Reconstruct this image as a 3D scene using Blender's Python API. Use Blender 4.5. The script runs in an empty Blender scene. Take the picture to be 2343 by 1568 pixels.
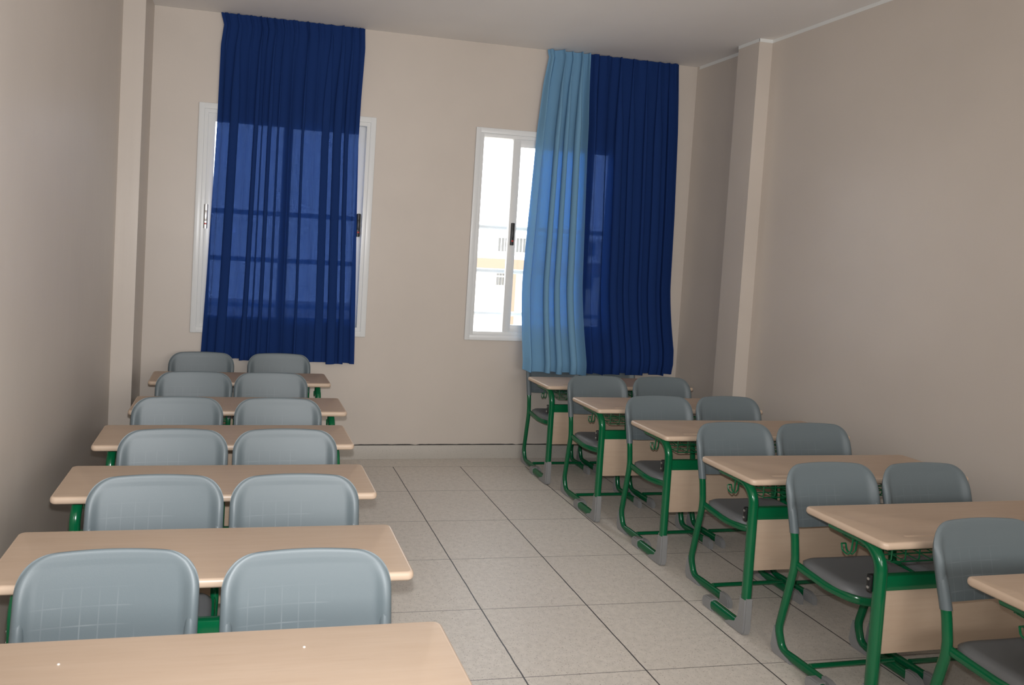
import bpy, bmesh, math, random
from mathutils import Vector, Matrix
C = bpy.context.scene.collection
S = bpy.context.scene
PI = math.pi

# ------------------------------------------------------------------ camera
CAM = Vector((-1.2983, -5.3994, 1.7369))
FW = Vector((0.20100336, 0.97853244, -0.04551835))
RT = Vector((0.97862821, -0.19852982, 0.05359789))
UP = Vector((-0.04341052, 0.0553189, 0.99752461))
cd = bpy.data.cameras.new('camera'); cam = bpy.data.objects.new('camera', cd); C.objects.link(cam)
m = Matrix((RT, UP, -FW)).transposed().to_4x4(); m.translation = CAM
cam.matrix_world = m
cd.sensor_width = 36; cd.sensor_fit = 'HORIZONTAL'; cd.lens = 25.248
cd.shift_x = 0.12937; cd.shift_y = -0.06437; cd.clip_start = .05; cd.clip_end = 500
cd.dof.use_dof = True; cd.dof.focus_distance = 3.8; cd.dof.aperture_fstop = 6.3
S.camera = cam
# ------------------------------------------------------------------ world + lights + exposure
w = bpy.data.worlds.new('sky'); S.world = w; w.use_nodes = True
bg = w.node_tree.nodes['Background']; bg.inputs[0].default_value = (.90, .96, 1, 1); bg.inputs[1].default_value = 8.0
def lamp(name, kind, loc, energy, color=(1, 1, 1), rot=None, **kw):
    d = bpy.data.lights.new(name, kind); d.energy = energy; d.color = color
    for k, v in kw.items(): setattr(d, k, v)
    o = bpy.data.objects.new(name, d); C.objects.link(o); o.location = loc
    if rot: o.rotation_euler = rot
    return o
# the camera's own pop-up flash, just above the lens
fl = lamp('camera_flash', 'SPOT', CAM + UP * .08 + FW * .03, 285, (.96, .98, 1.0), spot_size=math.radians(112), spot_blend=.85, shadow_soft_size=.018)
fl.rotation_euler = cam.matrix_world.to_euler()
# soft ambient fill added behind the camera, tilted up towards the ceiling
lamp('ambient_fill_behind', 'AREA', (.3, -7.2, 1.9), 112, (1.0, .98, .95), (math.radians(122), 0, 0), shape='RECTANGLE', size=3.2, size_y=1.7)
# daylight coming in at the two openings
S.view_settings.view_transform = 'Standard'; S.view_settings.look = 'None'
S.view_settings.exposure = 0; S.view_settings.gamma = 1; S.view_settings.use_curve_mapping = False

# ------------------------------------------------------------------ materials
def nt(name, rough=.5, color=(.5, .5, .5), metal=0, spec=.5):
    mt = bpy.data.materials.new(name); mt.use_nodes = True
    b = mt.node_tree.nodes['Principled BSDF']
    b.inputs['Base Color'].default_value = (*color, 1); b.inputs['Roughness'].default_value = rough
    b.inputs['Metallic'].default_value = metal; b.inputs['Specular IOR Level'].default_value = spec
    return mt, mt.node_tree, b
def N(t, kind, **inp):
    n = t.nodes.new(kind)
    for k, v in inp.items():
        if k in n.inputs: n.inputs[k].default_value = v
        else: setattr(n, k, v)
    return n
def coords(t, which='Object', scale=None, rot=None, loc=None):
    c = N(t, 'ShaderNodeTexCoord'); mp = N(t, 'ShaderNodeMapping')
    if scale: mp.inputs['Scale'].default_value = scale
    if rot: mp.inputs['Rotation'].default_value = rot
    if loc: mp.inputs['Location'].default_value = loc
    t.links.new(c.outputs[which], mp.inputs[0]); return mp.outputs[0]
def ramp(t, src, stops):
    r = N(t, 'ShaderNodeValToRGB'); cr = r.color_ramp
    while len(cr.elements) < len(stops): cr.elements.new(.5)
    for e, (p, c) in zip(cr.elements, stops):
        e.position = p; e.color = (*c, 1) if len(c) == 3 else c
    t.links.new(src, r.inputs[0]); return r.outputs[0]
def bump(t, b, src, strength, dist=.01):
    n = N(t, 'ShaderNodeBump'); n.inputs['Strength'].default_value = strength; n.inputs['Distance'].default_value = dist
    t.links.new(src, n.inputs['Height']); t.links.new(n.outputs[0], b.inputs['Normal'])
def noise(t, vec, scale, detail=3, rough=.5):
    n = N(t, 'ShaderNodeTexNoise'); n.inputs['Scale'].default_value = scale; n.inputs['Detail'].default_value = detail
    n.inputs['Roughness'].default_value = rough
    if vec: t.links.new(vec, n.inputs['Vector'])
    return n.outputs['Fac']
def mix(t, fac, a, b_, mode='MIX'):
    n = N(t, 'ShaderNodeMix'); n.data_type = 'RGBA'; n.blend_type = mode
    for i, v in ((0, fac), (6, a), (7, b_)):
        if isinstance(v, bpy.types.NodeSocket): t.links.new(v, n.inputs[i])
        elif i == 0: n.inputs[0].default_value = v
        else: n.inputs[i].default_value = (*v, 1)
    return n.outputs[2]
def math_(t, op, a, b_=None, c=None):
    n = N(t, 'ShaderNodeMath'); n.operation = op
    for i, v in enumerate((a, b_, c)):
        if v is None: continue
        if isinstance(v, bpy.types.NodeSocket): t.links.new(v, n.inputs[i])
        else: n.inputs[i].default_value = v
    return n.outputs[0]

def m_wall(name, col, rough, streak):
    mt, t, b = nt(name, rough, col)
    v = coords(t)
    n1 = noise(t, v, 1.3, 3); n2 = noise(t, v, 60, 2)
    c = mix(t, ramp(t, n1, [(.3, (0, 0, 0)), (.7, (1, 1, 1))]), tuple(x * .96 for x in col), tuple(min(1, x * 1.03) for x in col))
    t.links.new(c, b.inputs['Base Color'])
    v2 = coords(t, scale=(14, 14, .7)); n3 = noise(t, v2, 1.0, 3)
    h = math_(t, 'ADD', math_(t, 'MULTIPLY', n2, .12), math_(t, 'MULTIPLY', n3, streak))
    bump(t, b, h, .25, .006)
    return mt
WALLC = (.575, .51, .452)
M = {}
M['wall'] = m_wall('beige_satin_paint', WALLC, .36, .8)
M['wall_back'] = m_wall('beige_satin_paint_rough', WALLC, .45, .15)
M['ceiling'] = m_wall('grey_white_ceiling_paint', (.80, .765, .735), .8, 0)
M['white_paint'], _, _ = nt('white_paint', .5, (.72, .72, .70))
# terrazzo tiles
def m_floor():
    mt, t, b = nt('terrazzo_tiles', .38, (.5, .45, .41))
    v = coords(t, rot=(0, 0, 0.02245), scale=(1 / .547, 1 / .547, 1))
    # mapping applies scale then rotation; uniform in xy so the order does not matter
    sx = N(t, 'ShaderNodeSeparateXYZ'); t.links.new(v, sx.inputs[0])
    wob = noise(t, coords(t, scale=(3, 3, 3)), 2.5, 2)
    X = math_(t, 'ADD', sx.outputs[0], math_(t, 'MULTIPLY', math_(t, 'SUBTRACT', wob, .5), .012)); Y = sx.outputs[1]
    def joint(s, half):
        f = math_(t, 'FRACT', math_(t, 'ADD', s, .5))
        d = math_(t, 'ABSOLUTE', math_(t, 'SUBTRACT', f, .5))
        return math_(t, 'LESS_THAN', d, half)
    inb = math_(t, 'LESS_THAN', Y, 0.0)
    jx = math_(t, 'MULTIPLY', joint(X, .0062), inb)
    jy = math_(t, 'MULTIPLY', joint(Y, .0034), .8)
    jj = math_(t, 'MAXIMUM', jx, jy)
    vo = coords(t)
    n_big = noise(t, vo, 2.2, 3); n_mid = noise(t, vo, 34, 3, .6)
    spk = N(t, 'ShaderNodeTexVoronoi'); spk.inputs['Scale'].default_value = 62; t.links.new(vo, spk.inputs['Vector'])
    sp2 = N(t, 'ShaderNodeTexVoronoi'); sp2.inputs['Scale'].default_value = 115; t.links.new(vo, sp2.inputs['Vector'])
    base = mix(t, n_big, (.64, .58, .515), (.73, .67, .60))
    base = mix(t, ramp(t, n_mid, [(.35, (0, 0, 0)), (.7, (1, 1, 1))]), base, (.60, .55, .49))
    f1 = ramp(t, spk.outputs['Distance'], [(.10, (1, 1, 1)), (.2, (0, 0, 0))])
    base = mix(t, math_(t, 'MULTIPLY', f1, .55), base, (.22, .15, .11))
    f2 = ramp(t, sp2.outputs['Distance'], [(.12, (1, 1, 1)), (.25, (0, 0, 0))])
    base = mix(t, math_(t, 'MULTIPLY', f2, .6), base, (.25, .22, .20))
    col = mix(t, jj, base, (.07, .065, .065))
    t.links.new(col, b.inputs['Base Color'])
    t.links.new(math_(t, 'ADD', .36, math_(t, 'MULTIPLY', n_mid, .2)), b.inputs['Roughness'])
    bump(t, b, math_(t, 'MULTIPLY', jj, -1), .4, .002)
    return mt
M['floor'] = m_floor()
def m_terr(name, a, b2):
    mt, t, b = nt(name, .45)
    vo = coords(t); n = noise(t, vo, 3, 3)
    spk = N(t, 'ShaderNodeTexVoronoi'); spk.inputs['Scale'].default_value = 75; t.links.new(vo, spk.inputs['Vector'])
    base = mix(t, n, a, b2)
    f1 = ramp(t, spk.outputs['Distance'], [(.12, (1, 1, 1)), (.22, (0, 0, 0))])
    base = mix(t, math_(t, 'MULTIPLY', f1, .5), base, (.2, .17, .15)); t.links.new(base, b.inputs['Base Color']); return mt
M['base'] = m_terr('terrazzo_skirting', (.44, .41, .37), (.52, .48, .43))
M['gap'], _, _ = nt('painted_gap_shade', .9, (.03, .03, .03))
def m_wood(name, a, b2, rough):
    mt, t, b = nt(name, rough)
    v = coords(t, scale=(2.0, 26, 26)); n = noise(t, v, 1.6, 5, .6)
    v2 = coords(t, scale=(1.2, 3.5, 3.5)); n2 = noise(t, v2, 1.3, 3)
    c = mix(t, ramp(t, n, [(.3, (0, 0, 0)), (.75, (1, 1, 1))]), a, b2)
    c = mix(t, math_(t, 'MULTIPLY', n2, .35), c, tuple(x * .9 for x in a))
    v3 = coords(t, scale=(9, 120, 120)); n3 = noise(t, v3, 1, 2)
    c = mix(t, math_(t, 'MULTIPLY', ramp(t, n3, [(.58, (0, 0, 0)), (.7, (1, 1, 1))]), .12), c, tuple(x * .72 for x in a))
    t.links.new(c, b.inputs['Base Color']); return mt
M['wood'] = m_wood('maple_laminate', (.465, .342, .248), (.515, .39, .292), .48)
M['edge'], _, _ = nt('beige_plastic_edging', .38, (.55, .415, .31))
def m_plastic(name, col, rough, grid=False):
    mt, t, b = nt(name, rough, col)
    v = coords(t); n = noise(t, v, 500, 2)
    bump(t, b, n, .12, .001)
    if grid:
        sx = N(t, 'ShaderNodeSeparateXYZ'); t.links.new(v, sx.inputs[0])
        def ln(s, p, off):
            f = math_(t, 'FRACT', math_(t, 'ADD', math_(t, 'DIVIDE', s, p), off))
            d = math_(t, 'ABSOLUTE', math_(t, 'SUBTRACT', f, .5)); return ramp(t, d, [(.0, (1, 1, 1)), (.05, (0, 0, 0))])
        g = math_(t, 'MAXIMUM', ln(sx.outputs[0], .047, 0), ln(sx.outputs[2], .047, .2))
        msk = ramp(t, noise(t, coords(t, scale=(1, 1, 1)), 6, 1), [(.42, (0, 0, 0)), (.62, (1, 1, 1))])
        low = ramp(t, sx.outputs[2], [(.70, (1, 1, 1)), (.775, (0, 0, 0))])
        side = ramp(t, math_(t, 'ABSOLUTE', sx.outputs[0]), [(.14, (1, 1, 1)), (.20, (0, 0, 0))])
        g = math_(t, 'MULTIPLY', math_(t, 'MULTIPLY', g, msk), math_(t, 'MULTIPLY', low, side))
        c = mix(t, math_(t, 'MULTIPLY', g, .26), col, (.52, .56, .58)); t.links.new(c, b.inputs['Base Color'])
    return mt
M['grey_back'] = m_plastic('grey_plastic_back', (.122, .152, .166), .45, True)
M['grey'] = m_plastic('grey_plastic', (.148, .152, .157), .5)
M['cap'] = m_plastic('grey_foot_plastic', (.26, .26, .26), .5)
M['green'], _, _ = nt('green_powder_coat', .17, (.002, .115, .042), 0, .5)
M['black'], _, _ = nt('black_plastic', .4, (.012, .012, .013))
M['steel'], _, _ = nt('steel', .3, (.6, .6, .6), 1)
M['red'], _, _ = nt('red_mark', .5, (.5, .03, .02))
M['frame'], _, _ = nt('white_window_aluminium', .3, (.72, .73, .73))
M['rail'], _, _ = nt('white_painted_railing', .4, (.50, .53, .56))
mt, t, b = nt('window_glass', .02); M['glass'] = mt
tr = N(t, 'ShaderNodeBsdfTransparent'); gl = N(t, 'ShaderNodeBsdfGlossy'); gl.inputs['Roughness'].default_value = .02
mx = N(t, 'ShaderNodeMixShader'); fr = N(t, 'ShaderNodeFresnel'); fr.inputs[0].default_value = 1.35
tr.inputs[0].default_value = (.97, .985, .98, 1)
t.links.new(fr.outputs[0], mx.inputs[0]); t.links.new(tr.outputs[0], mx.inputs[1]); t.links.new(gl.outputs[0], mx.inputs[2])
t.links.new(mx.outputs[0], t.nodes['Material Output'].inputs[0])
def m_cloth(name, col, trans, thru, sheen=.0):
    mt = bpy.data.materials.new(name); mt.use_nodes = True; t = mt.node_tree; t.nodes.remove(t.nodes['Principled BSDF'])
    d = N(t, 'ShaderNodeBsdfDiffuse'); d.inputs[0].default_value = (*col, 1)
    tl = N(t, 'ShaderNodeBsdfTranslucent'); tl.inputs[0].default_value = (*trans, 1)
    tp = N(t, 'ShaderNodeBsdfTransparent')
    v = coords(t, scale=(1, 1, 1)); n = noise(t, v, 190, 3, .7)
    f = ramp(t, n, [(.40, tuple(x * .15 for x in thru)), (.62, tuple(x * 2.2 for x in thru))])
    t.links.new(f, tp.inputs[0])
    n2 = noise(t, v, 350, 2); bm_ = N(t, 'ShaderNodeBump'); bm_.inputs['Strength'].default_value = .2; bm_.inputs['Distance'].default_value = .001
    t.links.new(n2, bm_.inputs['Height']); t.links.new(bm_.outputs[0], d.inputs['Normal'])
    a1 = N(t, 'ShaderNodeAddShader'); a2 = N(t, 'ShaderNodeAddShader')
    t.links.new(d.outputs[0], a1.inputs[0]); t.links.new(tl.outputs[0], a1.inputs[1])
    t.links.new(a1.outputs[0], a2.inputs[0]); t.links.new(tp.outputs[0], a2.inputs[1])
    t.links.new(a2.outputs[0], t.nodes['Material Output'].inputs[0]); return mt
M['dark_cloth'] = m_cloth('dark_blue_cotton', (.013, .034, .130), (.0008, .004, .022), (.0033, .0054, .0120))
M['light_cloth'] = m_cloth('light_blue_cotton', (.155, .305, .455), (.0, .007, .050), (.0, .004, .014))
M['crumb'], _, _ = nt('chalk', .9, (.62, .6, .57))
M['fac_wall'], _, _ = nt('pale_render', .9, (.80, .76, .68))
M['fac_upper'], _, _ = nt('white_render', .9, (.80, .80, .80))
M['fac_orange'], _, _ = nt('orange_brick', .9, (.24, .155, .11))
M['fac_win'], _, _ = nt('facade_window', .6, (.095, .09, .085))
M['ground'], _, _ = nt('ground_outside', .9, (.35, .3, .25))

# ------------------------------------------------------------------ mesh helpers
def obj(name, bm, mat, parent=None, smooth=True, angle=40):
    bmesh.ops.recalc_face_normals(bm, faces=bm.faces)
    me = bpy.data.meshes.new(name); bm.to_mesh(me); bm.free()
    mats = mat if isinstance(mat, (list, tuple)) else [mat]
    for x in mats: me.materials.append(x)
    if smooth:
        me.polygons.foreach_set('use_smooth', [True] * len(me.polygons))
        me.set_sharp_from_angle(angle=math.radians(angle))
    o = bpy.data.objects.new(name, me); C.objects.link(o)
    if parent: o.parent = parent
    return o
def tag(o, label, cat, group=None, kind=None):
    o['label'] = label; o['category'] = cat
    if group: o['group'] = group
    if kind: o['kind'] = kind
    return o
def empty(name, loc=(0, 0, 0), rz=0):
    o = bpy.data.objects.new(name, None); C.objects.link(o); o.location = loc; o.rotation_euler = (0, 0, rz); o.empty_display_size = .1
    return o
def add_box(bm, x0, x1, y0, y1, z0, z1, bev=0, seg=2):
    r = bmesh.ops.create_cube(bm, size=1)
    vs = r['verts']
    bmesh.ops.scale(bm, vec=(x1 - x0, y1 - y0, z1 - z0), verts=vs)
    bmesh.ops.translate(bm, vec=((x0 + x1) / 2, (y0 + y1) / 2, (z0 + z1) / 2), verts=vs)
    if bev:
        es = list({e for v in vs for e in v.link_edges})
        bmesh.ops.bevel(bm, geom=es, offset=bev, segments=seg, affect='EDGES', profile=.5)
    return bm
def box(*a, **k): return add_box(bmesh.new(), *a, **k)
def fillet(pts, rads, n=6):
    pts = [Vector(p) for p in pts]; out = [pts[0]]
    for i in range(1, len(pts) - 1):
        r = rads[i] if isinstance(rads, (list, tuple)) else rads
        a, p, c = pts[i - 1], pts[i], pts[i + 1]
        d1 = (a - p); d2 = (c - p); l1, l2 = d1.length, d2.length; d1.normalize(); d2.normalize()
        ang = d1.angle(d2)
        if r <= 0 or ang > PI - .02: out.append(p); continue
        tl = min(r / math.tan(ang / 2), l1 * .49, l2 * .49); rr = tl * math.tan(ang / 2)
        cen = p + (d1 + d2).normalized() * (rr / math.sin(ang / 2))
        s = p + d1 * tl; e = p + d2 * tl; vs, ve = s - cen, e - cen; th = vs.angle(ve)
        for k in range(n + 1):
            f = k / n
            out.append(cen + (vs * math.sin((1 - f) * th) + ve * math.sin(f * th)) / math.sin(th))
    out.append(pts[-1]); return out
def sweep(bm, path, side, rn, rb, seg=12, caps=True, power=1.0):
    """tube along path; side = vector roughly perpendicular; rn radius in-plane, rb radius along side (numbers or per-point functions of index fraction)"""
    path = [Vector(p) for p in path]; rings = []; side = Vector(side).normalized(); n = len(path)
    L = [0]
    for i in range(1, n): L.append(L[-1] + (path[i] - path[i - 1]).length)
    for i, p in enumerate(path):
        tng = (path[min(i + 1, n - 1)] - path[max(i - 1, 0)]).normalized()
        b_ = (side - tng * side.dot(tng))
        b_ = b_.normalized() if b_.length > 1e-5 else tng.orthogonal().normalized()
        nn = tng.cross(b_); f = L[i] / L[-1]
        a = rn(f) if callable(rn) else rn; c = rb(f) if callable(rb) else rb
        ring = []
        for k in range(seg):
            th = 2 * PI * k / seg; cx, sy = math.cos(th), math.sin(th)
            if power != 1: cx = math.copysign(abs(cx) ** power, cx); sy = math.copysign(abs(sy) ** power, sy)
            ring.append(bm.verts.new(p + nn * cx * a + b_ * sy * c))
        rings.append(ring)
    for i in range(n - 1):
        for k in range(seg):
            bm.faces.new((rings[i][k], rings[i][(k + 1) % seg], rings[i + 1][(k + 1) % seg], rings[i + 1][k]))
    if caps: bm.faces.new(rings[0]); bm.faces.new(rings[-1][::-1])
    return bm
def prism_x(bm, poly, x0, x1, bev=.004):
    """polygon in (y,z) extruded along x"""
    f = bm.faces.new([bm.verts.new((x0, y, z)) for y, z in poly])
    r = bmesh.ops.extrude_face_region(bm, geom=[f]); vs = [v for v in r['geom'] if isinstance(v, bmesh.types.BMVert)]
    bmesh.ops.translate(bm, vec=(x1 - x0, 0, 0), verts=vs)
    if bev:
        es = [e for e in bm.edges if abs(e.verts[0].co.x - e.verts[1].co.x) < 1e-6]
        bmesh.ops.bevel(bm, geom=es, offset=bev, segments=2, affect='EDGES')
    return bm

# ------------------------------------------------------------------ room
D = .2066; XL = -2.085; XR = 2.548; ZC = 3.40; YF = -7.6
tag(obj('floor', box(XL - .3, XR + .3, YF - .3, D + .5, -.1, 0), M['floor'], smooth=False), 'grey terrazzo floor of large square tiles with dark joints', 'floor', kind='structure')
tag(obj('ceiling', box(XL - .3, XR + .3, YF - .3, D + .5, ZC, ZC + .15), M['ceiling'], smooth=False), 'plain grey-white painted ceiling', 'ceiling', kind='structure')
W1 = (-1.595, -.24, .99, 2.725); W2 = (.585, 1.94, .99, 2.725)
O1 = (W1[0] + .03, W1[1] - .03, W1[2] + .03, W1[3] - .03); O2 = (W2[0] + .03, W2[1] - .03, W2[2] + .03, W2[3] - .03)
bm = bmesh.new(); T = .24
xs = [XL - .3, O1[0], O1[1], O2[0], O2[1], XR + .3]
for i in (0, 2, 4): add_box(bm, xs[i], xs[i + 1], D, D + T, 0, ZC)
for o_ in (O1, O2): add_box(bm, o_[0], o_[1], D, D + T, 0, o_[2]); add_box(bm, o_[0], o_[1], D, D + T, o_[3], ZC)
tag(obj('wall_back', bm, M['wall_back'], smooth=False), 'beige back wall with two white windows behind blue curtains', 'wall', kind='structure')
bm = box(XL - .2, XL, YF, D, 0, ZC); add_box(bm, XL, -1.941, -.28, D, 0, ZC)
tag(obj('wall_left', bm, M['wall'], smooth=False), 'beige satin left wall with a pilaster in the far corner', 'wall', kind='structure')
bm = box(XR, XR + .2, YF, D, 0, ZC); add_box(bm, 2.436, XR, -.675, -.45, 0, ZC)
tag(obj('wall_right', bm, M['wall'], smooth=False), 'beige right wall with a narrow pilaster near the back', 'wall', kind='structure')
tag(obj('wall_front', box(XL - .2, XR + .2, YF - .2, YF, 0, ZC), M['wall_back'], smooth=False), 'beige wall behind the camera', 'wall', kind='structure')
# white paint strip under the ceiling
bm = box(XR - .002, XR, YF, -.675, ZC - .024, ZC); add_box(bm, XR - .002, XR, -.45, D - .03, ZC - .026, ZC)
add_box(bm, 2.434, 2.436, -.677, -.45, ZC - .024, ZC); add_box(bm, 2.434, XR, -.677, -.675, ZC - .024, ZC)
tag(obj('trim_1', bm, M['white_paint'], smooth=False), 'thin white paint strip where the right wall meets the ceiling', 'trim', kind='structure')
# skirting
tag(obj('baseboard_back', box(-1.94, XR, D - .012, D, 0, .113, bev=.002), M['base']), 'pale terrazzo baseboard along the back wall', 'baseboard', kind='structure')
tag(obj('baseboard_right', box(XR - .012, XR, YF, -.676, 0, .113, bev=.002), M['base']), 'pale terrazzo baseboard along the right wall', 'baseboard', kind='structure')
tag(obj('baseboard_left', box(XL, XL + .012, YF, -.281, 0, .113, bev=.002), M['base']), 'pale terrazzo baseboard along the left wall', 'baseboard', kind='structure')
random.seed(4); bm = bmesh.new(); prev = None  # dark strip painted in for the shade of the crack above the baseboard
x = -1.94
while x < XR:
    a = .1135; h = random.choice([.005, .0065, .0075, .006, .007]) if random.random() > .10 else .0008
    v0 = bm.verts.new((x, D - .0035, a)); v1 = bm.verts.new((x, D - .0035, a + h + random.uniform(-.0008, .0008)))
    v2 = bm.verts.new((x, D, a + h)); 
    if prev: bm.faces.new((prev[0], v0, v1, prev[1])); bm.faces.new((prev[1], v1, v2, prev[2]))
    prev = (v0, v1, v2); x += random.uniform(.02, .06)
tag(obj('gap_shade_strip', bm, M['gap'], smooth=False), 'ragged dark strip painted as shade in the gap above the back baseboard', 'trim', kind='structure')

# ------------------------------------------------------------------ windows
def ring_frame(bm, x0, x1, z0, z1, wd, y0, y1, bev=.003, bot=None):
    bot = bot or wd
    add_box(bm, x0, x0 + wd, y0, y1, z0, z1, bev); add_box(bm, x1 - wd, x1, y0, y1, z0, z1, bev)
    add_box(bm, x0 + wd * .9, x1 - wd * .9, y0, y1, z1 - wd, z1, bev); add_box(bm, x0 + wd * .9, x1 - wd * .9, y0, y1, z0, z0 + bot, bev)
def handle(parent, x, z, y, chrome):
    hm = M['steel'] if chrome else M['black']
    bm = bmesh.new()
    sweep(bm, [(x, y - .004, z - .092), (x, y - .004, z - .088), (x, y - .004, z + .088), (x, y - .004, z + .092)], (1, 0, 0), .010, lambda f: .011 if f in (0, 1) else .016, 14, power=.7)
    h = obj('handle', bm, hm, parent)
    if chrome: h['label'] = 'silver pull handle'
    obj('thumb_grip', box(x - .009, x + .009, y - .022, y - .010, z - .035, z + .045, bev=.004), M['steel'] if chrome else M['black'], h)
    obj('lock_mark', box(x - .008, x + .008, y - .0165, y - .012, z - .062, z - .050, bev=.001), M['red'], h)
def sash(parent, x0, x1, z0, z1, y0, wd, h=None, chrome=False):
    bm = bmesh.new(); ring_frame(bm, x0, x1, z0, z1, wd, y0, y0 + .03, .004)
    s = obj('sash', bm, M['frame'], parent)
    obj('pane', box(x0 + wd - .004, x1 - wd + .004, y0 + .012, y0 + .017, z0 + wd - .004, z1 - wd + .004), M['glass'], s, smooth=False)
    if h: handle(s, h, 1.875, y0, chrome)
    return s
def window(name, Wd, label):
    r = empty(name, ((Wd[0] + Wd[1]) / 2, D, Wd[2])); L = r.location
    tag(r, label, 'window', kind='structure')
    bm = bmesh.new()
    x0, x1, z0, z1 = Wd
    ring_frame(bm, x0, x1, z0, z1, .045, D - .02, D + .0, .006)
    ring_frame(bm, x0 + .034, x1 - .034, z0 + .034, z1 - .034, .040, D - .013, D + .075, .005)
    f = obj('window_frame', bm, M['frame'], r); f.location = -L
    return r, L
w1, L1 = window('window_1', W1, 'left white sliding window, covered by one dark blue curtain')
w2, L2 = window('window_2', W2, 'right white sliding window, left part uncovered and open')
for p, L, lst in ((w1, L1, [(-1.537, -.885, -1.513, True, .012), (-.955, -.297, -.334, False, .042)]),
                  (w2, L2, [(.913, 1.640, .948, False, .012), (1.135, 1.870, None, False, .042)])):
    for x0, x1, hx, ch, dy in lst:
        s = sash(p, x0, x1, 1.055, 2.66, D + dy - (.018 if dy < .02 else .0), .068, hx, ch); s.location = -L
r = empty('added_window', (.3, YF, 1.9)); tag(r, 'white window added behind the fill lamp, out of view', 'window', kind='structure')  # unseen window, added only to back the fill lamp
bm = bmesh.new(); ring_frame(bm, -1.6, 1.6, -.85, .85, .06, 0, .04, .005); add_box(bm, -.03, .03, .005, .035, -.8, .8, .003)
obj('window_frame', bm, M['frame'], r); obj('pane', box(-1.55, 1.55, .01, .015, -.8, .8), M['glass'], r, smooth=False)
# railing outside the windows
for Wd, wn in ((O1, 'left'), (O2, 'right')):
    r = empty('window_railing', ((Wd[0] + Wd[1]) / 2, D + T + .03, 1.0)); tag(r, 'white three-bar guard rail outside the %s window' % wn, 'railing')
    for z in (1.933, 1.558, 1.189):
        bm = sweep(bmesh.new(), [(Wd[0], D + T + .03, z), (Wd[1], D + T + .03, z)], (0, 0, 1), .020, .020, 12)
        o = obj('bar', bm, M['rail'], r); o.location = -r.location
# ------------------------------------------------------------------ house across the street
YH = 55
h = empty('house_across', (24, YH, -9)); tag(h, 'sunlit pale house with an orange brick band seen through the open window', 'building')
def hp(name, bm, mt): o = obj(name, bm, mt, h, smooth=False); o.location = -h.location; return o
hp('wall', box(14, 40, YH, YH + 9, -9, .1), M['fac_wall']); hp('brick_band', box(14, 40, YH - .25, YH + 9, .1, 1.0), M['fac_orange'])
hp('upper_wall', box(14, 40, YH - .1, YH + 9, 1.0, 3.0), M['fac_upper']); hp('parapet', box(13.8, 40.2, YH - .35, YH + 9.2, 3.0, 3.25), M['fac_upper'])
hp('pilaster', box(23.1, 23.45, YH - .3, YH, -6, 1.0), M['fac_orange'])
for x0, x1, z0, z1 in ((21.6, 22.55, 1.65, 2.85), (23.3, 24.25, 1.65, 2.9), (26.2, 27.2, 1.65, 2.85), (21.65, 22.55, -.5, .2 - .25), (21.65, 22.55, -1.35, -.62), (26.3, 27.2, -1.35, -.3), (30, 31, -1.35, -.3), (30, 31, 1.65, 2.85)):
    bm = bmesh.new(); n = 3; dx = (x1 - x0) / n
    for i in range(n): add_box(bm, x0 + i * dx + .05, x0 + (i + 1) * dx - .05, YH - .16, YH + .05, z0, z1)
    hp('window', bm, M['fac_win'])
tag(obj('ground_outside', box(-60, 90, 3, 120, -9.3, -9), M['ground'], smooth=False), 'bare ground far below outside the windows', 'ground', kind='structure')

# ------------------------------------------------------------------ curtains
def interp(lst, z):
    lst = sorted(lst, key=lambda p: p[1])
    if z <= lst[0][1]: return lst[0][0]
    for (xa, za), (xb, zb) in zip(lst, lst[1:]):
        if z <= zb: return xa + (xb - xa) * (z - za) / (zb - za)
    return lst[-1][0]
def curtain(name, L, R, ybase, zb, mat, label, npl, seed, amp=.022, over=1.0, gather=3, zt=3.395, ovs=None):
    rnd = random.Random(seed)
    w_ = [rnd.uniform(.5, 1.6) for _ in range(npl)]; tot = sum(w_); edges = [0]
    for q in w_: edges.append(edges[-1] + q / tot)
    a_ = [rnd.uniform(.5, 1.3) for _ in range(npl)]; ov = ovs or [rnd.choice((.3, .9, 1.3, 1.6)) * over for _ in range(npl)]
    drift = [rnd.uniform(-.012, .012) for _ in range(npl + 1)]; drift[0] = drift[-1] = 0
    hem = [rnd.uniform(-.012, .012) for _ in range(npl + 1)]
    nu = npl * 18; nv = 90; bm = bmesh.new(); rows = []
    for j in range(nv + 1):
        f = j / nv
        row = []
        for i in range(nu + 1):
            u = i / nu; s = u * npl; k = min(int(s), npl - 1); ph = s - k
            z = zt + (zb(u) - zt) * f
            ee0 = edges[k] + drift[k] * f; ee1 = edges[k + 1] + drift[k + 1] * f
            base = ee0 + (ee1 - ee0) * ph
            wdt = (ee1 - ee0)
            grow = min(1, .5 + f * 2.2)
            uu = base + wdt * ov[k] * .36 * math.sin(2 * PI * ph) * grow * (1 if 0 < k < npl - 1 else .3)
            uu = min(1, max(0, uu))
            xl, xr = interp(L, z), interp(R, z)
            x = xl + (xr - xl) * uu
            yy = ybase(z) - amp * a_[k] * (1 - math.cos(2 * PI * ph)) * .5 * grow + amp * .45
            # fine gathers of the header tape
            gth = max(0, 1 - f * 9) ** 1
            yy -= .006 * gth * math.sin(2 * PI * u * npl * gather + 2 * math.sin(u * 23))
            yy -= .004 * math.sin(u * 9 + f * 5 + seed) * f
            row.append(bm.verts.new((x, yy, z)))
        rows.append(row)
    for j in range(nv):
        for i in range(nu): bm.faces.new((rows[j][i], rows[j][i + 1], rows[j + 1][i + 1], rows[j + 1][i]))
    o = obj(name, bm, mat, angle=180); tag(o, label, 'curtain'); return o
C1L = [(-1.462, 3.387), (-1.438, 3.313), (-1.455, 3.155), (-1.458, 2.608), (-1.471, 2.023), (-1.488, 1.366), (-1.506, .859), (-1.51, .78)]
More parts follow.
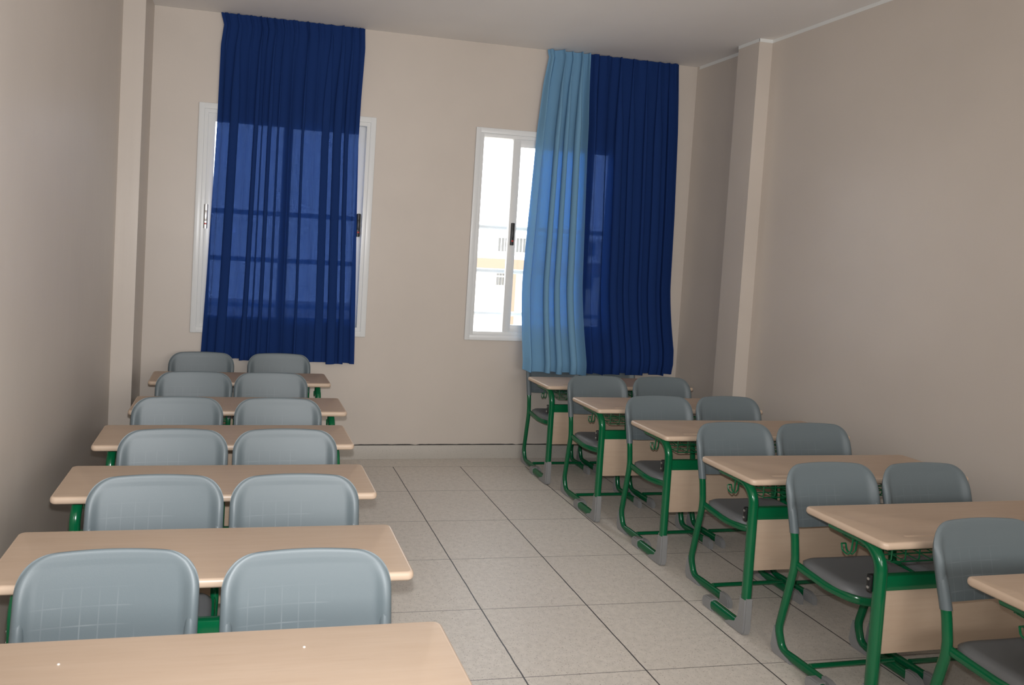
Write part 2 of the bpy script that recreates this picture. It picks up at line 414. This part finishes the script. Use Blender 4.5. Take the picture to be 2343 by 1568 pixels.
C1R = [(-.369, 3.384), (-.361, 3.239), (-.373, 2.87), (-.377, 2.5), (-.36, 1.926), (-.335, 1.242), (-.321, .793)]
LBL = [(1.146, 3.378), (1.16, 3.337), (1.126, 3.116), (1.096, 2.724), (1.068, 2.011), (1.05, 1.471), (1.035, .783)]
LBR = [(1.530, 3.381), (1.530, 3.046), (1.540, 2.58), (1.560, 2.039), (1.580, 1.493), (1.590, .756)]
DBL = [(1.526, 3.38), (1.526, 3.046), (1.536, 2.58), (1.556, 2.039), (1.576, 1.493), (1.586, .756)]
DBR = [(2.35, 3.377), (2.382, 2.832), (2.409, 2.091), (2.423, 1.339), (2.429, .96), (2.400, .77)]
def hemf(a, b_, am, fr, s): return lambda u: a + (b_ - a) * u + am * math.sin(u * fr + s)
curtain('curtain', C1L, C1R, lambda z: .160, hemf(.80, .775, .006, 34, 1), M['dark_cloth'], 'wide dark blue curtain covering the left window, glowing where daylight shines through', 14, 12, amp=.040)
def yb2(z): return .150 - .125 * max(0, min(1, (1.5 - z) / .65)) ** 1.5
curtain('curtain', DBL, DBR, yb2, hemf(.755, .760, .008, 22, 0), M['dark_cloth'], 'dark blue curtain at the right window, nearer the corner, beside the light blue one', 8, 5, amp=.055, ovs=[.2, .5, 1.4, 1.2, 1.0, 1.4, 1.1, 1.3])
def yb3(z): return yb2(z) - .024 - .02 * max(0, min(1, (1.5 - z) / .6))
curtain('curtain', LBL, LBR, yb3, hemf(.778, .752, .008, 18, 2), M['light_cloth'], 'light blue curtain bunched across the middle of the right window', 5, 8, amp=.10, ovs=[.3, .9, 1.5, 1.2, 1.4])

# ------------------------------------------------------------------ desk
WD = 1.21; DP = .375; ZT = .76
PX = WD / 2 - .077
def tabletop_bm():
    bm = bmesh.new(); r0 = .024
    def loop(ins, z):
        hx = WD / 2 - ins; y0, y1 = ins, DP - ins; r = max(.004, r0 - ins); out = []
        for cx, cy, a0 in ((hx - r, y1 - r, 0), (-hx + r, y1 - r, 90), (-hx + r, y0 + r, 180), (hx - r, y0 + r, 270)):
            for k in range(7):
                a = math.radians(a0 + 90 * k / 6); out.append(bm.verts.new((cx + r * math.cos(a), cy + r * math.sin(a), z)))
        return out
    prof = [(.010, 0), (.0065, -.0006), (.0035, -.0025), (.0012, -.006), (0, -.011), (0, -.018), (.0018, -.0225), (.006, -.0268)]
    L = [loop(i, ZT + z) for i, z in prof]; n = len(L[0])
    for a, b_ in zip(L, L[1:]):
        for k in range(n):
            f = bm.faces.new((a[k], b_[k], b_[(k + 1) % n], a[(k + 1) % n])); f.material_index = 1
    bm.faces.new(L[-1][::-1])
    es = [bm.edges.get((L[0][k], L[0][(k + 1) % n])) for k in range(n)]
    for x0, x1 in ((-.46, -.16), (.16, .46)):
        top = [bm.verts.new(p) for p in ((x0, .046, ZT), (x1, .046, ZT), (x1, .061, ZT), (x0, .061, ZT))]
        bot = [bm.verts.new(p) for p in ((x0 + .005, .050, ZT - .005), (x1 - .005, .050, ZT - .005), (x1 - .005, .057, ZT - .005), (x0 + .005, .057, ZT - .005))]
        for k in range(4):
            bm.faces.new((top[k], top[(k + 1) % 4], bot[(k + 1) % 4], bot[k])); es.append(bm.edges.get((top[k], top[(k + 1) % 4])))
        bm.faces.new(bot)
    bmesh.ops.triangle_fill(bm, edges=es, use_beauty=True, normal=(0, 0, 1))
    return bm
def desk_frame_bm(sx):
    X = sx * PX; bm = bmesh.new()
    p = fillet([(X, .305, .712), (X, .077, .712), (X, .077, .055), (X, .077, .029), (X, .12, .029), (X, .315, .029)], [0, .085, 0, .0, .0, 0], 9)
    p1 = fillet([(X, .305, .712), (X, .077, .712), (X, .077, .10)], [0, .095, 0], 10)
    sweep(bm, p1, (1, 0, 0), lambda f: .0205, .0205, 16, power=.85)
    p2 = fillet([(X, .077, .16), (X, .077, .030), (X, .315, .030)], [0, .055, 0], 8)
    sweep(bm, p2, (1, 0, 0), lambda f: .020 + .005 * min(1, f * 2), .0195, 16, power=.8)
    return bm
def shoe_bm(sx):
    X = sx * PX
    poly = [(.054, .178), (.052, .03), (.058, .008), (.072, .0), (.19, .0), (.185, .018), (.160, .034), (.125, .048), (.108, .075), (.102, .12), (.1005, .178)]
    return prism_x(bmesh.new(), poly, X - .021, X + .021, .007)
def footcap_bm(sx):
    X = sx * PX
    poly = [(.285, .0), (.352, .0), (.362, .02), (.358, .045), (.340, .059), (.290, .060)]
    return prism_x(bmesh.new(), poly, X - .021, X + .021, .006)
def basket_bm(x0, x1):
    bm = bmesh.new(); n = 7
    for i in range(n):
        x = x0 + (x1 - x0) * i / (n - 1)
        sweep(bm, fillet([(x, .10, .733), (x, .10, .642), (x, .32, .658), (x, .32, .700)], .012, 3), (1, 0, 0), .0028, .0028, 6)
    for y, z in ((.10, .688), (.10, .642), (.155, .646), (.21, .650), (.265, .654), (.32, .658), (.32, .700)):
        sweep(bm, [(x0, y, z), (x1, y, z)], (0, 0, 1), .0028, .0028, 6)
    for x in (x0, x1): sweep(bm, [(x, .10, .688), (x, .32, .700)], (1, 0, 0), .0028, .0028, 6)
    return bm
def hook_bm(sx):
    bm = bmesh.new()
    for dx in (-.010, .010):
        X = sx * PX + dx
        sweep(bm, fillet([(X, .195, .70), (X, .200, .645), (X, .215, .622), (X, .240, .630), (X, .246, .655)], .012, 4), (1, 0, 0), .0032, .0032, 8)
    sweep(bm, [(sx * PX - .010, .246, .655), (sx * PX + .010, .246, .655)], (0, 0, 1), .0032, .0032, 8)
    return bm
def make_desk():
    r = empty('student_desk')
    obj('tabletop', tabletop_bm(), [M['wood'], M['edge']], r, angle=50)
    obj('modesty_panel', box(-PX + .012, PX - .012, .068, .084, .307, .552, bev=.0015), M['wood'], r)
    obj('beam', box(-PX, PX, .062, .092, .550, .607, bev=.004), M['green'], r)
    for sx in (-1, 1):
        lg = obj('leg', desk_frame_bm(sx), M['green'], r)
        obj('foot_shoe', shoe_bm(sx), M['cap'], lg)['label'] = 'grey plastic corner shoe'
        obj('foot_cap', footcap_bm(sx), M['cap'], lg)['label'] = 'grey plastic end cap'
        X = sx * PX
        bk = obj('bracket', box(X - .019 - (.006 if sx < 0 else 0), X + .019 + (.006 if sx > 0 else 0), .092, .112, .534, .598, bev=.004), M['black'], lg); bk['label'] = 'black bracket with two screws'
        for z in (.550, .582):
            bm = bmesh.new(); sweep(bm, [(X + sx * .022, .101, z), (X + sx * .028, .101, z)], (0, 1, 0), .0055, .0055, 10); obj('screw', bm, M['steel'], lg)
        obj('hook', hook_bm(sx), M['green'], r)
    obj('wire_basket', basket_bm(-.46, -.075), M['green'], r); obj('wire_basket', basket_bm(.075, .46), M['green'], r)
    return r
# ------------------------------------------------------------------ chair  (faces -y, heel at y=0)
CW = .478; CX = CW / 2 - .019; INS = .012
BZ0 = .602; BZ1 = .856
def leany(z): return -.088 + max(0, z - .56) / .285 * .068
def back_bm():
    bm = bmesh.new(); r = .105; nu, nv = 44, 30; F, B = [], []
    def sm(t_): t_ = max(0, min(1, t_)); return t_ * t_ * (3 - 2 * t_)
    def hw(z):
        t_ = max(0, (z - (BZ1 - r)) / r); return CW / 2 - r + r * max(0, 1 - t_ ** 2.3) ** (1 / 2.3)
    for j in range(nv + 1):
        f = j / nv; f = 1 - (1 - f) ** 1.9; z = BZ0 + (BZ1 - BZ0) * f; W_ = hw(z)
        fr_, rr_ = [], []
        for i in range(nu + 1):
            s_ = -1 + 2 * i / nu; u = math.sin(s_ * PI / 2) if True else s_; x = W_ * u
            zz = z + (.004 * (1 - u * u) if z > BZ1 - .03 else 0) - (.014 * (1 - u ** 4) * (1 - f) ** 6)
            mid = leany(z) + .022 * (1 - (x / (CW / 2)) ** 2) - .002
            # distance to the rim, and the swelling along the tubes
            dx = W_ - abs(x); dz = (BZ1 - z) * 1.0; d = min(dx, dz if z > BZ1 - r else 9)
            corner = math.hypot(max(0, abs(x) - (CW / 2 - r)), max(0, z - (BZ1 - r)))
            d = min(dx, BZ1 - z, r - corner if corner > 0 else 9)
            low = sm((BZ1 - z - .015) / .11)
            bulge = .0135 * low * sm(1 - abs(dx - .019) / .030)
            th = (.0045 + bulge) * math.sqrt(max(0.0, 1 - (1 - min(1, max(0, d) / .009)) ** 2)) + .0004
            th *= math.sqrt(min(1, (z - BZ0) / .006 + .12))
            fr_.append(bm.verts.new((x, mid - th, zz))); rr_.append(bm.verts.new((x, mid + th, zz)))
        F.append(fr_); B.append(rr_)
    for j in range(nv):
        for i in range(nu):
            bm.faces.new((F[j][i], F[j][i + 1], F[j + 1][i + 1], F[j + 1][i])); bm.faces.new((B[j][i + 1], B[j][i], B[j + 1][i], B[j + 1][i + 1]))
        for i in (0, nu): bm.faces.new((F[j][i], F[j + 1][i], B[j + 1][i], B[j][i]))
    for i in range(nu):
        for j in (0, nv): bm.faces.new((F[j][i], B[j][i], B[j][i + 1], F[j][i + 1]))
    # sleeves that run down over the tubes
    for sx in (-1, 1):
        pts = [(sx * CX, leany(z) - .002, z) for z in (.574, .577, .60, .62, .64, .66, .68, .70, .72, .74)]
        sweep(bm, pts, (1, 0, 0), lambda f: .0185 - .0165 * max(0, (f - .45) / .55) ** 1.6, lambda f: .0185 - .0165 * max(0, (f - .45) / .55) ** 1.6, 16)
    return bm
def seat_bm():
    bm = bmesh.new(); nr, na = 10, 64; rings_t, rings_b = [], []
    hx = CX - .008; y0, y1 = -.408, -.100; cy = (y0 + y1) / 2; hy = (y1 - y0) / 2
    def outline(a):
        c, s = math.cos(a), math.sin(a); n_ = 7.0 if s > 0 else 3.2
        rr = (abs(c) ** n_ + abs(s) ** n_) ** (-1 / n_); return rr * c, rr * s
    def ztop(px, py, k):
        z = .458 + .010 * (py * .5) - .010 * (1 - abs(px) ** 2) * (1 - .6 * py * py)
        if py < -.55: z -= .03 * ((-py - .55) / .45) ** 2
        if k > .86: z -= .016 * ((k - .86) / .14) ** 2
        return z
    for k in range(1, nr + 1):
        f = (k / nr) ** .8; rt_, rb_ = [], []
        for i in range(na):
            px, py = outline(2 * PI * i / na); px *= f; py *= f
            rt_.append(bm.verts.new((px * hx, cy + py * hy, ztop(px, py, f))))
            rb_.append(bm.verts.new((px * hx, cy + py * hy, ztop(px, py, f) - .010 - .014 * min(1, (1 - f) * 0 + 1))))
        rings_t.append(rt_); rings_b.append(rb_)
    ct = bm.verts.new((0, cy, .448)); cb = bm.verts.new((0, cy, .424))
    for i in range(na):
        j = (i + 1) % na
        bm.faces.new((ct, rings_t[0][i], rings_t[0][j])); bm.faces.new((cb, rings_b[0][j], rings_b[0][i]))
        for k in range(nr - 1):
            bm.faces.new((rings_t[k][i], rings_t[k + 1][i], rings_t[k + 1][j], rings_t[k][j]))
            bm.faces.new((rings_b[k][j], rings_b[k + 1][j], rings_b[k + 1][i], rings_b[k][i]))
        bm.faces.new((rings_t[-1][i], rings_b[-1][i], rings_b[-1][j], rings_t[-1][j]))
    return bm
def rail_bm():
    bm = bmesh.new(); X = CX - .006
    p = fillet([(-X, -.100, .424), (-X, -.270, .407), (-X + .03, -.405, .405), (X - .03, -.405, .405), (X, -.270, .407), (X, -.100, .424)], [0, .2, .11, .11, .2, 0], 9)
    sweep(bm, p, (0, 0, 1), .011, .017, 12, power=.8)
    sweep(bm, [(-X, -.14, .416), (X, -.14, .416)], (0, 0, 1), .010, .012, 10)
    return bm
def chair_leg_bm(sx):
    X = sx * CX; bm = bmesh.new()
    p = fillet([(X, leany(.66), .66), (X, -.090, .56), (X, -.104, .442), (X, -.030, .115), (X, -.058, .034), (X, -.12, .030), (X, -.325, .030)], [0, .4, .25, .10, .06, .2, 0], 8)
    p = [(q[0] - sx * INS * min(1, max(0, (.442 - q[2]) / .40)), q[1], q[2]) for q in p]   # the legs draw in towards the floor
    sweep(bm, p, (1, 0, 0), lambda f: .0155 if f < .72 else .0155 + .0075 * min(1, (f - .72) / .08), lambda f: .0155 if f < .72 else .0135, 14, power=.9)
    return bm
def heel_bm(sx):
    X = sx * (CX - INS * .96)
    poly = [(-.012, .122), (-.006, .09), (.0, .030), (-.010, .008), (-.022, .0), (-.118, .0), (-.105, .016), (-.062, .030), (-.036, .060), (-.030, .10)]
    return prism_x(bmesh.new(), poly, X - .0145, X + .0145, .004)
def toe_bm(sx):
    X = sx * (CX - INS)
    poly = [(-.285, .0), (-.285, .054), (-.320, .056), (-.346, .046), (-.358, .026), (-.356, .0)]
    return prism_x(bmesh.new(), poly, X - .0145, X + .0145, .005)
def make_chair():
    r = empty('school_chair')
    obj('backrest', back_bm(), M['grey_back'], r, angle=60)
    bm = seat_bm(); bmesh.ops.translate(bm, vec=(0, 0, .017), verts=bm.verts); obj('seat', bm, M['grey'], r, angle=60)
    bm = rail_bm(); bmesh.ops.translate(bm, vec=(0, 0, .017), verts=bm.verts); obj('seat_rail', bm, M['green'], r)
    for sx in (-1, 1):
        lg = obj('leg', chair_leg_bm(sx), M['green'], r)
        obj('heel_pad', heel_bm(sx), M['cap'], lg)['label'] = 'grey plastic heel pad'
        obj('toe_cap', toe_bm(sx), M['cap'], lg)['label'] = 'grey plastic toe cap'
    obj('stretcher', sweep(bmesh.new(), [(-CX + INS, -.215, .052), (CX - INS, -.215, .052)], (0, 0, 1), .012, .0105, 10), M['green'], r)
    return r
def dup(root):
    r = root.copy(); C.objects.link(r)
    for ch in list(root.children):
        c = ch.copy(); C.objects.link(c); c.parent = r
        for g in list(ch.children):
            d = g.copy(); C.objects.link(d); d.parent = c
    return r
desk0 = make_desk(); chair0 = make_chair()
used = {'d': False, 'c': False}
def take(kind):
    src = desk0 if kind == 'd' else chair0
    if not used[kind]: used[kind] = True; return src
    return dup(src)
ordn = ['farthest', 'second farthest', 'third farthest', 'fourth farthest', 'second nearest', 'nearest']
ordn = ['farthest', 'second farthest', 'third from the back', 'third from the front', 'second nearest', 'nearest']
LD = [(-1.203, -.548), (-1.218, -1.358), (-1.285, -2.02), (-1.306, -2.682), (-1.327, -3.357), (-1.331, -4.005)]
RD = [(1.612, -.527), (1.624, -1.255), (1.688, -1.888), (1.652, -2.610), (1.642, -3.288), (1.684, -3.915)]
LC = [((-1.492, .072), (-.918, .078)), ((-1.503, -.720), (-1.018, -.716)), ((-1.550, -1.461), (-1.017, -1.470)), ((-1.520, -2.121), (-1.023, -2.121)), ((-1.530, -2.755), (-1.032, -2.765)), ((-1.588, -3.385), (-1.052, -3.423))]
RC = [((1.328, .085), (1.828, .085)), ((1.340, -.632), (1.855, -.639)), ((1.404, -1.305), (1.908, -1.300)), ((1.436, -1.974), (1.920, -1.989)), ((1.374, -2.690), (1.860, -2.710)), ((1.400, -3.350), (1.882, -3.360))]
for i in range(6):
    for sd, DD, CC in (('left', LD, LC), ('right', RD, RC)):
        d = take('d'); d.location = (DD[i][0], DD[i][1], 0); d.rotation_euler = (0, 0, [.004, -.006, .003, -.01, -.012, -.006][i] if sd == 'left' else [.002, 0, -.002, -.003, .006, 0][i])
        tag(d, ('light wood desk with green frame, %s desk in the %s row' if i not in (2, 3) else 'light wood desk with green frame, %s in the %s row') % (ordn[i], sd), 'desk', 'two-seat desks in two rows')
        for k, (cx, cy) in enumerate(CC[i]):
            c = take('c'); c.location = (cx, cy + .024, 0); c.rotation_euler = (0, 0, 0)
            side = ('wall side' if k == 0 else 'aisle side') if sd == 'left' else ('aisle side' if k == 0 else 'wall side')
            tag(c, 'grey chair, green legs, %s, at %s row desk %s' % (side, sd, ordn[i]), 'chair', 'grey chairs behind the desks')
# two little white crumbs on the nearest desk
for (x, y), lb in (((-1.640, -3.735), 'tiny white crumb on the nearest left desk, nearer the wall'), ((-1.09, -3.725), 'tiny white crumb on the nearest left desk, nearer the aisle')):
    bm = bmesh.new(); bmesh.ops.create_icosphere(bm, subdivisions=2, radius=.0035)
    for v in bm.verts: v.co = Vector((v.co.x, v.co.y * .8, max(0, v.co.z * .7 + .001)))
    o = obj('crumb', bm, M['crumb']); o.location = (x, y, ZT); tag(o, lb, 'crumb', 'white specks on the nearest desk')
